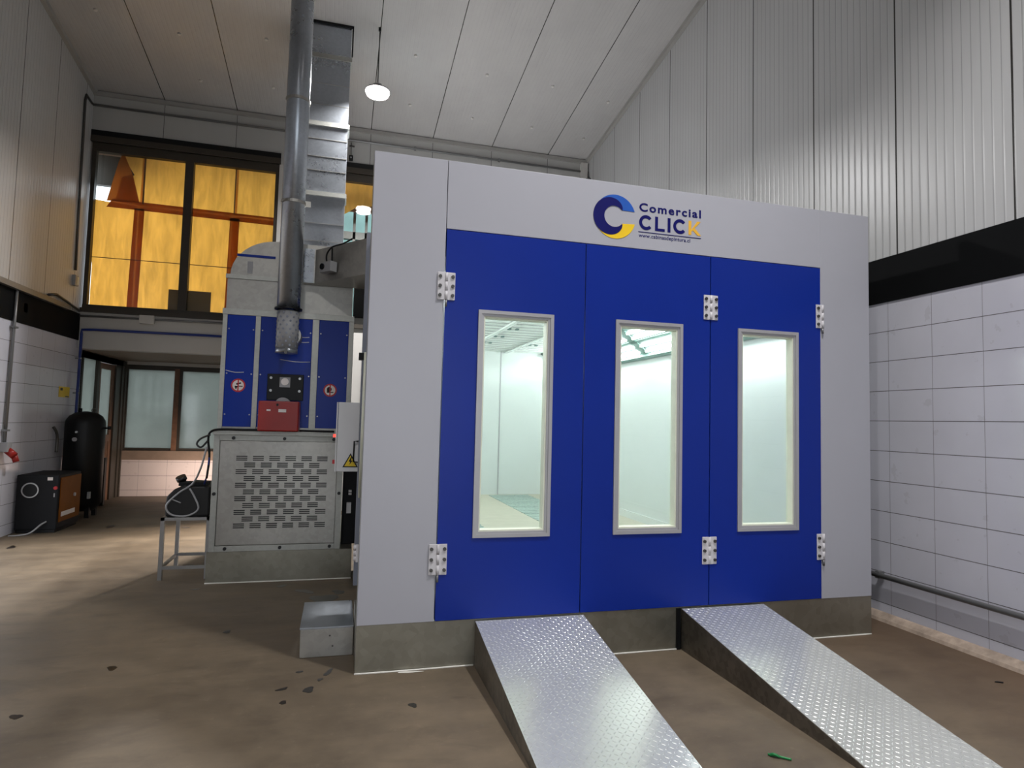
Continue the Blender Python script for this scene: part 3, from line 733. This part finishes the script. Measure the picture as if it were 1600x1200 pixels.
# damper actuator on the duct face
dv = Vector((.45, -.57, 0)).normalized(); nv = Vector((dv.y, -dv.x, 0)); 
def act_pt(a, b, z): p = Vector((-.45, 2.4, 0))+dv*a+nv*b; return (p.x, p.y, z)
m = MB()
def obox(m, a0, a1, b0, b1, z0, z1, mi=0):
    q = [act_pt(a, b, z) for a in (a0, a1) for b in (b0, b1) for z in (z0, z1)]
    vs = [m.bm.verts.new(p) for p in q]
    for f in ((0, 1, 3, 2), (4, 6, 7, 5), (0, 4, 5, 1), (2, 3, 7, 6), (0, 2, 6, 4), (1, 5, 7, 3)): m.bm.faces.new([vs[i] for i in f])
    return m
ac = obox(MB(), .2, .36, .01, .09, 3.02, 3.12).build('damper_actuator', 'grey', unit, .004)
p = Vector(act_pt(.24, .09, 3.075)); MB().cyl(p, p+nv*.012, .03, 18).build('dial', 'black', ac)
MB().tube([act_pt(.25, .05, 3.12), act_pt(.26, .06, 3.2), act_pt(.34, .06, 3.26), act_pt(.5, .06, 3.27), act_pt(.62, .05, 3.3)], .008, 8).tube([act_pt(.33, .05, 3.12), act_pt(.335, .055, 3.2), act_pt(.34, .06, 3.25)], .008, 8).build('actuator_cable', 'black', ac)
# flue: round pipe through the ceiling
fx, fy = -.648, 2.2
zt = zc(fy)+.05
fl = MB().cyl((fx-.02, fy, 2.65), (fx-.02, fy, zt), .108, 32).build('flue_pipe', 'galv_b', unit)
for z in (3.68, 4.70, 5.75, 6.8): MB().ring((fx-.02, fy, z-.014), (0, 0, 1), .105, .117, .028, 32).build('pipe_clamp', 'galv', fl)
for z in (3.66,): MB().box(fx+.09, fx+.14, fy-.02, fy, z, z+.05).build('clamp_lug', 'galv', fl)
MB().ring((fx-.02, fy, 2.635), (0, 0, 1), .1, .128, .015, 32).build('flue_collar', 'black', fl)
fw_ = MB().cyl((fx-.022, fy, 2.262), (fx-.02, fy, 2.62), .1, 32).build('studded_sleeve', 'grey', fl)
m = MB()
for k in range(9):
    for a in range(10):
        an = R(36*a+(18 if k % 2 else 0)); z = 2.285+k*.039
        m.cyl((fx-.021+.1*math.cos(an), fy+.1*math.sin(an), z), (fx-.021+.104*math.cos(an), fy+.104*math.sin(an), z), .011, 6)
m.build('stud', 'postgrey', fl)
MB().cyl((fx-.022, fy, 2.215), (fx-.022, fy, 2.262), .102, 32).build('end_cap', 'galv_b', fl)
MB().box(fx-.03, fx-.005, fy-.125, fy-.1, 2.2, 2.26).build('clamp_screw', 'steel', fl)
MB().cyl((fx, fy+.06, 2.4), (fx, UY+.02, 2.4), .1, 24).build('flue_elbow', 'galv', fl)
# square stack behind the heater
sx0, sx1, sy0, sy1 = -.745, -.2, 4.86, 5.4
st = MB().box(sx0, sx1, sy0, sy1, 1.2, zc(sy0)+.02).build('square_duct', 'galv_b', unit)
for z in (3.75, 4.72, 5.72, 6.7): MB().box(sx0-.02, sx1+.02, sy0-.02, sy0+.3, z-.03, z+.03).build('duct_flange', 'frame_metal', st)
for z in (4.05, 4.3, 5.05, 5.25, 5.5, 6.0, 6.3): MB().box(sx0, sx1, sy0-.004, sy0, z, z+.006).build('duct_crease', 'galv', st)
MB().box(sx0-.03, sx1+.03, sy0-.03, sy0-.01, zc(sy0)-.03, zc(sy0)).box(sx1+.01, sx1+.03, sy0-.03, sy0+.0, 6.75, zc(sy0)).build('roof_seal', 'black', st)
# cables
MB().tube([(-.9, 2.42, 1.475), (-1.05, 2.41, 1.472), (-1.25, 2.42, 1.472), (-1.335, 2.44, 1.45), (-1.36, 2.45, 1.38), (-1.345, 2.47, 1.2), (-1.36, 2.47, 1.0)], .011, 8).build('cable', 'black', unit)
MB().tube([(-1.34, 2.44, 1.42), (-1.42, 2.42, 1.38), (-1.45, 2.41, 1.33), (-1.41, 2.41, 1.3), (-1.36, 2.43, 1.36)], .009, 8).build('cable', 'dark', unit)
MB().tube([(-.53, 2.4, 1.474), (-.35, 2.41, 1.473), (-.2, 2.42, 1.472)], .01, 8).build('cable', 'black', unit)

# ---------------------------------------------------------------- electric cabinet on the post
o = thing('electrical_cabinet', 'white wall-hung electrical cabinet with a yellow hazard triangle by the booth corner', 'cabinet')
MB().box(-.165, .0, .98, 1.3, 1.19, 1.735).build('body', 'cabwhite', o, .004)
MB().box(-.178, -.168, .98, 1.3, 1.19, 1.735).build('cabinet_door', 'cabwhite', o, .002)
MB().prism([(-.118, 1.225), (.0, 1.225), (-.059, 1.335)], 'y', .974, .978).build('warning_sign', 'black', o)
MB().prism([(-.104, 1.233), (-.014, 1.233), (-.059, 1.317)], 'y', .971, .974).build('warning_sign', 'yellow', o)
MB().prism([(-.055, 1.306), (-.072, 1.27), (-.06, 1.268), (-.066, 1.242), (-.044, 1.276), (-.056, 1.278), (-.048, 1.304)], 'y', .969, .971).build('warning_bolt', 'black', o)
MB().tube([(-.005, .97, 1.43), (-.035, .95, 1.43), (-.037, .95, 1.27), (-.005, .97, 1.265)], .006, 8, smooth=False).build('handle', 'black', o)
MB().cyl((-.178, 1.0, 1.47), (-.196, 1.0, 1.47), .012, 12).build('indicator_lamp', 'led_red', o)
MB().box(-.196, -.178, .99, 1.02, 1.25, 1.28).build('switch', 'signred', o)

# ---------------------------------------------------------------- oil tank on a steel stand
o = thing('steel_stand', 'small steel angle stand carrying a black tank beside the heater', 'stand')
for x in (-1.77, -1.36):
    for y in (2.7, 3.34): MB().box(x-.018, x+.018, y-.018, y+.018, 0, .6).build('leg', 'zinc', o)
MB().box(-1.788, -1.342, 2.682, 3.358, .57, .6).build('top', 'zinc', o)
m = MB(); m.box(-1.752, -1.378, 2.69, 2.71, .1, .13); m.box(-1.752, -1.378, 3.33, 3.35, .1, .13); m.box(-1.78, -1.76, 2.718, 3.322, .1, .13); m.box(-1.37, -1.35, 2.718, 3.322, .1, .13)
m.build('brace', 'zinc', o)
o = thing('fuel_tank', 'black plastic fuel tank with a tilted cap and hose on the steel stand', 'tank')
pf = [(-1.76, .602), (-1.36, .602), (-1.36, .9), (-1.6, .91), (-1.69, .87), (-1.755, .8), (-1.765, .7)]
MB().prism(pf, 'y', 2.71, 3.3).build('body', 'dark', o, .02)
MB().cyl((-1.63, 2.86, .89), (-1.655, 2.84, .955), .035, 14).cyl((-1.65, 2.845, .945), (-1.665, 2.83, .985), .048, 14).build('cap', 'dark', o)
MB().tube([(-1.37, 2.45, 1.3), (-1.42, 2.5, 1.1), (-1.52, 2.68, .93), (-1.64, 2.69, .84), (-1.745, 2.69, .72), (-1.7, 2.69, .63), (-1.56, 2.69, .615), (-1.46, 2.69, .68), (-1.5, 2.69, .8), (-1.55, 2.7, .88)], .009, 8).build('hose', 'grey', o)
MB().tube([(-1.345, 2.46, 1.2), (-1.36, 2.5, 1.05), (-1.42, 2.7, .92)], .008, 8).build('hose', 'bluepipe', o)
MB().cyl((-1.7, 2.695, .775), (-1.62, 2.695, .74), .006, 8).build('tube_connector', 'grey', o)
MB().box(-1.66, -1.4, 2.75, 2.9, .9, .935).build('top_tray', 'comp', o)

# ---------------------------------------------------------------- compressor, air tank, bollard
o = thing('air_compressor', 'dark grey compressor cabinet with an orange side by the left wall', 'compressor')
CX0, CX1, CY0, CY1 = -4.19, -3.71, 5.55, 6.3
MB().box(CX0, CX1, CY0, CY1, .04, .76).build('cabinet', 'comp', o, .012)
MB().box(CX0+.02, CX1-.02, CY0+.02, CY1-.02, 0, .05).build('base', 'black', o)
MB().box(CX1, CX1+.012, CY0+.05, CY1-.02, .13, .72).build('side_panel', 'orange', o, .004)
MB().box(CX1+.012, CX1+.016, CY0+.1, CY1-.2, .2, .26).build('data_plate', 'signwhite', o)
MB().cyl((CX1+.012, 6.05, .45), (CX1+.03, 6.05, .45), .025, 14).build('gauge', 'grey', o)
MB().ring((-4.03, CY0-.012, .56), (0, 1, 0), .085, .1, .014, 32).build('vent_ring', 'zinc', o)
MB().cyl((-4.03, CY0-.004, .56), (-4.03, CY0, .56), .085, 28).build('vent_mesh', 'black', o)
MB().box(-3.84, -3.78, CY0-.005, CY0, .69, .73).build('badge', 'signwhite', o)
MB().cyl((-3.74, CY0+.01, .59), (-3.74, CY0-.02, .59), .022, 14).build('stop_button', 'signred', o)
MB().box(-3.76, -3.745, CY0-.006, CY0, .47, .52).build('label_plate', 'grey', o)
MB().tube([(-3.82, CY0-.005, .15), (-3.86, CY0-.06, .12), (-3.94, CY0-.15, .03), (-4.05, CY0-.2, .008), (-4.15, CY0-.22, .008)], .011, 8).build('power_cable', 'grey', o)
o = thing('air_receiver', 'tall black domed air tank with a lifting eye behind the compressor', 'tank')
tx, ty, tr = -3.93, 7.0, .268
MB().lathe([(.05, .09), (.18, .1), (tr, .2), (tr, 1.42), (tr*.97, 1.47), (tr*.82, 1.54), (tr*.55, 1.59), (.02, 1.615)], (tx, ty), 36).build('vessel', 'black', o)
for a in (45, 135, 225, 315): MB().box(tx+.2*math.cos(R(a))-.03, tx+.2*math.cos(R(a))+.03, ty+.2*math.sin(R(a))-.03, ty+.2*math.sin(R(a))+.03, 0, .2).build('foot', 'black', o)
m = MB(); m.tube([(tx+.1+.03*math.cos(R(q)), ty, 1.63+.03*math.sin(R(q))) for q in range(-60, 241, 30)], .007, 6); m.build('lifting_eye', 'steel', o)
MB().cyl((tx-.08, ty, 1.58), (tx-.08, ty, 1.66), .02, 10).build('safety_valve', 'black', o)
MB().cyl((tx-.02, ty-tr+.02, 1.3), (tx-.02, ty-tr-.03, 1.3), .016, 12).build('port', 'zinc', o)
MB().cyl((tx-.04, ty-tr+.02, 1.19), (tx-.04, ty-tr-.03, 1.19), .03, 16).build('pressure_gauge', 'grey', o)
MB().cyl((tx+tr-.02, ty, 1.36), (tx+tr+.07, ty, 1.36), .014, 10).cyl((tx+tr+.06, ty, 1.34), (tx+tr+.06, ty, 1.39), .025, 10).build('valve', 'black', o)
MB().box(tx+.16, tx+.19, ty-tr+.02, ty-tr+.08, .3, .4).build('drain_valve', 'grey', o)
o = tag(MB().box(-4.12, -4.02, 8.25, 8.35, 0, .82).build('bollard', 'black', None, .004), 'short square black post in front of the recess door', 'post')

# ---------------------------------------------------------------- pipes, conduits and signs on the walls
def pipe(name, label, cat, pts, r, mat, clips=(), smooth=False):
    o = thing(name, label, cat)
    MB().tube(pts, r, 10, smooth=smooth).build('tube', mat, o)
    for c_ in clips: MB().box(c_[0]-c_[3], c_[0]+c_[3], c_[1]-c_[4], c_[1]+c_[4], c_[2]-c_[5], c_[2]+c_[5]).build('clip', 'conduit', o)
    return o
pipe('air_pipe', 'blue compressed air pipe running along the lintel and down the left corner', 'pipe',
     [(-1.2, YB-.03, 2.93), (-4.0, YB-.03, 2.92), (XL+.06, YB-.03, 2.91), (XL+.06, YB-.04, 2.85), (XL+.06, YB-.05, 1.5), (XL+.06, 7.2, 1.3)], .021, 'bluepipe',
     [(XL+.04, YB-.05, 2.45, .05, .012, .012), (XL+.04, YB-.05, 1.9, .05, .012, .012)])
o = pipe('wall_conduit', 'grey conduit with a junction box under the left upper window', 'conduit', [(-1.2, YB-.02, 3.155), (XL, YB-.02, 3.135)], .018, 'conduit')
MB().box(-3.35, -3.13, YB-.08, YB, 3.06, 3.2).build('junction_box', 'lintel', o, .006)
pipe('roof_conduit', 'thin conduit along the back wall just below the ceiling', 'conduit', [(XL, YB-.02, 6.6), (XR, YB-.02, 6.6)], .02, 'conduit', [(1.0, YB-.02, 6.6, .02, .02, .03), (2.6, YB-.02, 6.6, .02, .02, .03)])
pipe('corner_conduit', 'dark conduit bent down the back left corner beside the window', 'conduit', [(XL+.02, YB-.1, 6.58), (XL+.02, 6.95, 6.6), (XL+.02, 6.92, 6.5), (XL+.02, 6.95, 4.9), (XL+.02, 6.98, 3.8)], .018, 'steel')
o = thing('wall_switch', 'small pale switch box at the lower end of the corner conduit', 'switch')
MB().box(XL, XL+.05, 6.92, 7.05, 3.56, 3.72).build('box', 'grey', o, .004); MB().box(XL+.05, XL+.056, 6.98, 7.03, 3.58, 3.7).build('lid', 'gasket', o)
m = MB().box(XL+.013, XL+.075, YF, 6.75, 3.14, 3.21)
o = tag(m.build('cable_tray', 'conduit'), 'grey cable tray along the top of the black band on the left wall', 'cable tray')
pipe('tray_bend', 'dark conduit kinked above the tray near the back left corner', 'conduit', [(XL+.03, 6.1, 3.25), (XL+.03, 6.35, 3.3), (XL+.03, 6.75, 3.26), (XL+.03, 7.2, 3.2)], .02, 'steel')
o = pipe('socket_drop', 'steel conduit dropping down the left wall to red sockets', 'conduit', [(XL+.03, 5.2, 3.14), (XL+.03, 5.19, 2.7), (XL+.03, 5.16, 1.2)], .019, 'conduit', [(XL+.03, 5.19, 2.66, .03, .05, .012), (XL+.03, 5.165, 1.35, .03, .05, .012)])
MB().box(XL, XL+.09, 5.1, 5.22, 1.08, 1.2).build('socket_box', 'grey', o, .006)
MB().cyl((XL+.06, 5.18, 1.1), (XL+.14, 5.18, 1.03), .045, 16).build('socket', 'red', o)
MB().cyl((XL+.1, 5.26, 1.04), (XL+.13, 5.26, .95), .035, 16).build('plug', 'red', o)
MB().box(XL, XL+.012, 5.45, 5.56, 2.9, 3.02).build('outlet_plate', 'steel')
tag(bpy.data.objects['outlet_plate'], 'small grey outlet plate on the black band of the left wall', 'outlet')
o = thing('wall_notice', 'small yellow notice on the left wall above the air tank', 'sign')
MB().box(XL+.001, XL+.006, 6.72, 7.1, 1.82, 1.98).build('notice_board', 'yellow', o)
MB().box(XL+.006, XL+.008, 6.76, 6.84, 1.92, 1.96).box(XL+.006, XL+.008, 6.95, 7.08, 1.825, 1.84).build('notice_print', 'brownd', o)
pipe('hose_drop', 'short dark pipe bent against the left wall beside the air tank', 'pipe', [(XL+.03, 6.55, 1.37), (XL+.05, 6.6, 1.3), (XL+.05, 6.65, 1.2), (XL+.05, 6.65, 1.0)], .02, 'steel', smooth=True)
o = pipe('guard_rail', 'low grey pipe running along the foot of the right tiled wall', 'pipe', [(XR-.06, YF+.3, .38), (XR-.06, 2.2, .38)], .021, 'conduit', [(XR-.035, .3, .38, .03, .02, .03), (XR-.035, -2.6, .38, .03, .02, .03)])
o = thing('alarm_sensor', 'small dark sensor hanging from a bracket beside the square duct', 'sensor')
MB().box(-.17, -.1, YB-.06, YB, 6.22, 6.31).build('housing', 'black', o, .006); MB().box(-.14, -.13, YB-.03, YB, 6.31, 6.55).box(-.17, -.08, YB-.03, YB, 6.48, 6.5).build('bracket', 'steel', o)
MB().cyl((-.135, YB-.06, 6.265), (-.135, YB-.066, 6.265), .015, 12).build('lens', 'grey', o)
o = tag(MB().box(XR-.09, XR-.0, 7.12, 7.26, 6.2, 6.42).build('junction_box', 'steel', None, .005), 'dark box high in the back right corner', 'junction box')

# ---------------------------------------------------------------- pendant lamps
def pendant(x, y, z, label, power, spread=120):
    o = thing('pendant_lamp', label, 'lamp', (0, 0, 0))
    MB().lathe([(.05, z+.1), (.07, z+.09), (.10, z+.04), (.168, z+.015), (.172, z+.0), (.16, z-.008)], (x, y), 32).build('lamp_shade', 'grey', o)
    MB().lathe([(.165, z+.005), (.168, z-.02), (.15, z-.06), (.09, z-.085), (.005, z-.092)], (x, y), 32).build('lens', 'lens_on', o)
    MB().cyl((x, y, z+.1), (x, y, zc(y)), .007, 8).build('rod', 'black', o)
    MB().cyl((x, y, zc(y)-.05), (x, y, zc(y)), .02, 10).build('ceiling_rose', 'black', o)
    a = area('pendant_light', (x, y, z-.1), (x, y, 0), .3, .3, power, (1, .99, .99), 'DISK', spread)
    a.parent = o
pendant(.187, 4.77, 6.27, 'glowing round pendant lamp hanging from the ceiling above the booth', 380, 152)
pendant(2.2, -2.2, 6.8, 'round pendant lamp above the two ramps', 135, 125)
pendant(-1.0, -4.0, 6.7, 'round pendant lamp above the viewpoint', 115, 150)

# ---------------------------------------------------------------- small things on the floor
def blob(x, y, rx, ry, seed, name='oil_stain', mat='stain', par=None, rot=0):
    rnd = random.Random(seed); pts = []
    k1, k2, k3 = rnd.uniform(0, 6), rnd.uniform(0, 6), rnd.uniform(0, 6)
    for i in range(26):
        a = 2*math.pi*i/26; r = 1+.22*math.sin(2*a+k1)+.14*math.sin(3*a+k2)+.08*math.sin(5*a+k3)
        px, py = rx*r*math.cos(a), ry*r*math.sin(a)
        pts.append((x+px*math.cos(rot)-py*math.sin(rot), y+px*math.sin(rot)+py*math.cos(rot)))
    return MB().prism(pts, 'z', .0002, .0012).build(name, mat, par)
for i, (x, y, rx, ry) in enumerate([(-.269, -.175, .035, .035), (-.42, -.134, .03, .02), (-.4, -.32, .022, .02), (-.208, -.036, .018, .018), (-.16, .07, .05, .02), (-.336, .112, .018, .02), (-.22, 1.78, .14, .1), (-.1, 1.98, .07, .06), (-.4, 2.05, .09, .05), (-.28, 1.6, .1, .05), (-1.476, .409, .03, .035), (-1.734, -.208, .028, .03), (-1.373, 2.288, .035, .025), (-.62, 2.28, .04, .04), (-.9, 1.0, .03, .03), (.308, -.505, .03, .022), (-3.2, 6.0, .1, .05), (-3.8, 4.6, .09, .04), (-2.2, 5.8, .06, .05), (-3.5, 3.0, .05, .03)]):
    blob(x, y, rx, ry, i, par=f_o, rot=.3*i)
o = blob(.34, .0, .075, .012, 50, 'paper_scrap', 'sealant'); o.location = (0, -.03, .001)
tag(o, 'torn white paper strip lying at the foot of the booth plinth', 'paper')
o = MB().tube([(1.95, -1.42, .006), (1.98, -1.45, .008), (2.03, -1.49, .006)], .006, 6).tube([(1.955, -1.43, .006), (1.965, -1.445, .016), (1.985, -1.46, .008)], .007, 6).build('plastic_strip', 'green')
tag(o, 'bit of green plastic on the floor between the two ramps', 'litter')
o = MB().prism([(4.02, -.96), (4.06, -.985), (4.075, -.975), (4.04, -.955)], 'z', .0002, .006).build('rubber_scrap', 'black')
tag(o, 'small black scrap on the floor near the right wall', 'litter')

# put every thing's origin at its base
for o in [q for q in COL.objects if q.type == 'EMPTY']:
    pts = []
    stack = list(o.children)
    while stack:
        q = stack.pop(); stack += list(q.children)
        if q.type == 'MESH': pts += [v.co+q.location for v in q.data.vertices]
    lo = Vector([min(p[i] for p in pts) for i in range(3)]); hi = Vector([max(p[i] for p in pts) for i in range(3)])
    base = Vector(((lo.x+hi.x)/2, (lo.y+hi.y)/2, lo.z))
    o.location = base
    for q in o.children: q.matrix_parent_inverse = Matrix.Translation(-base)
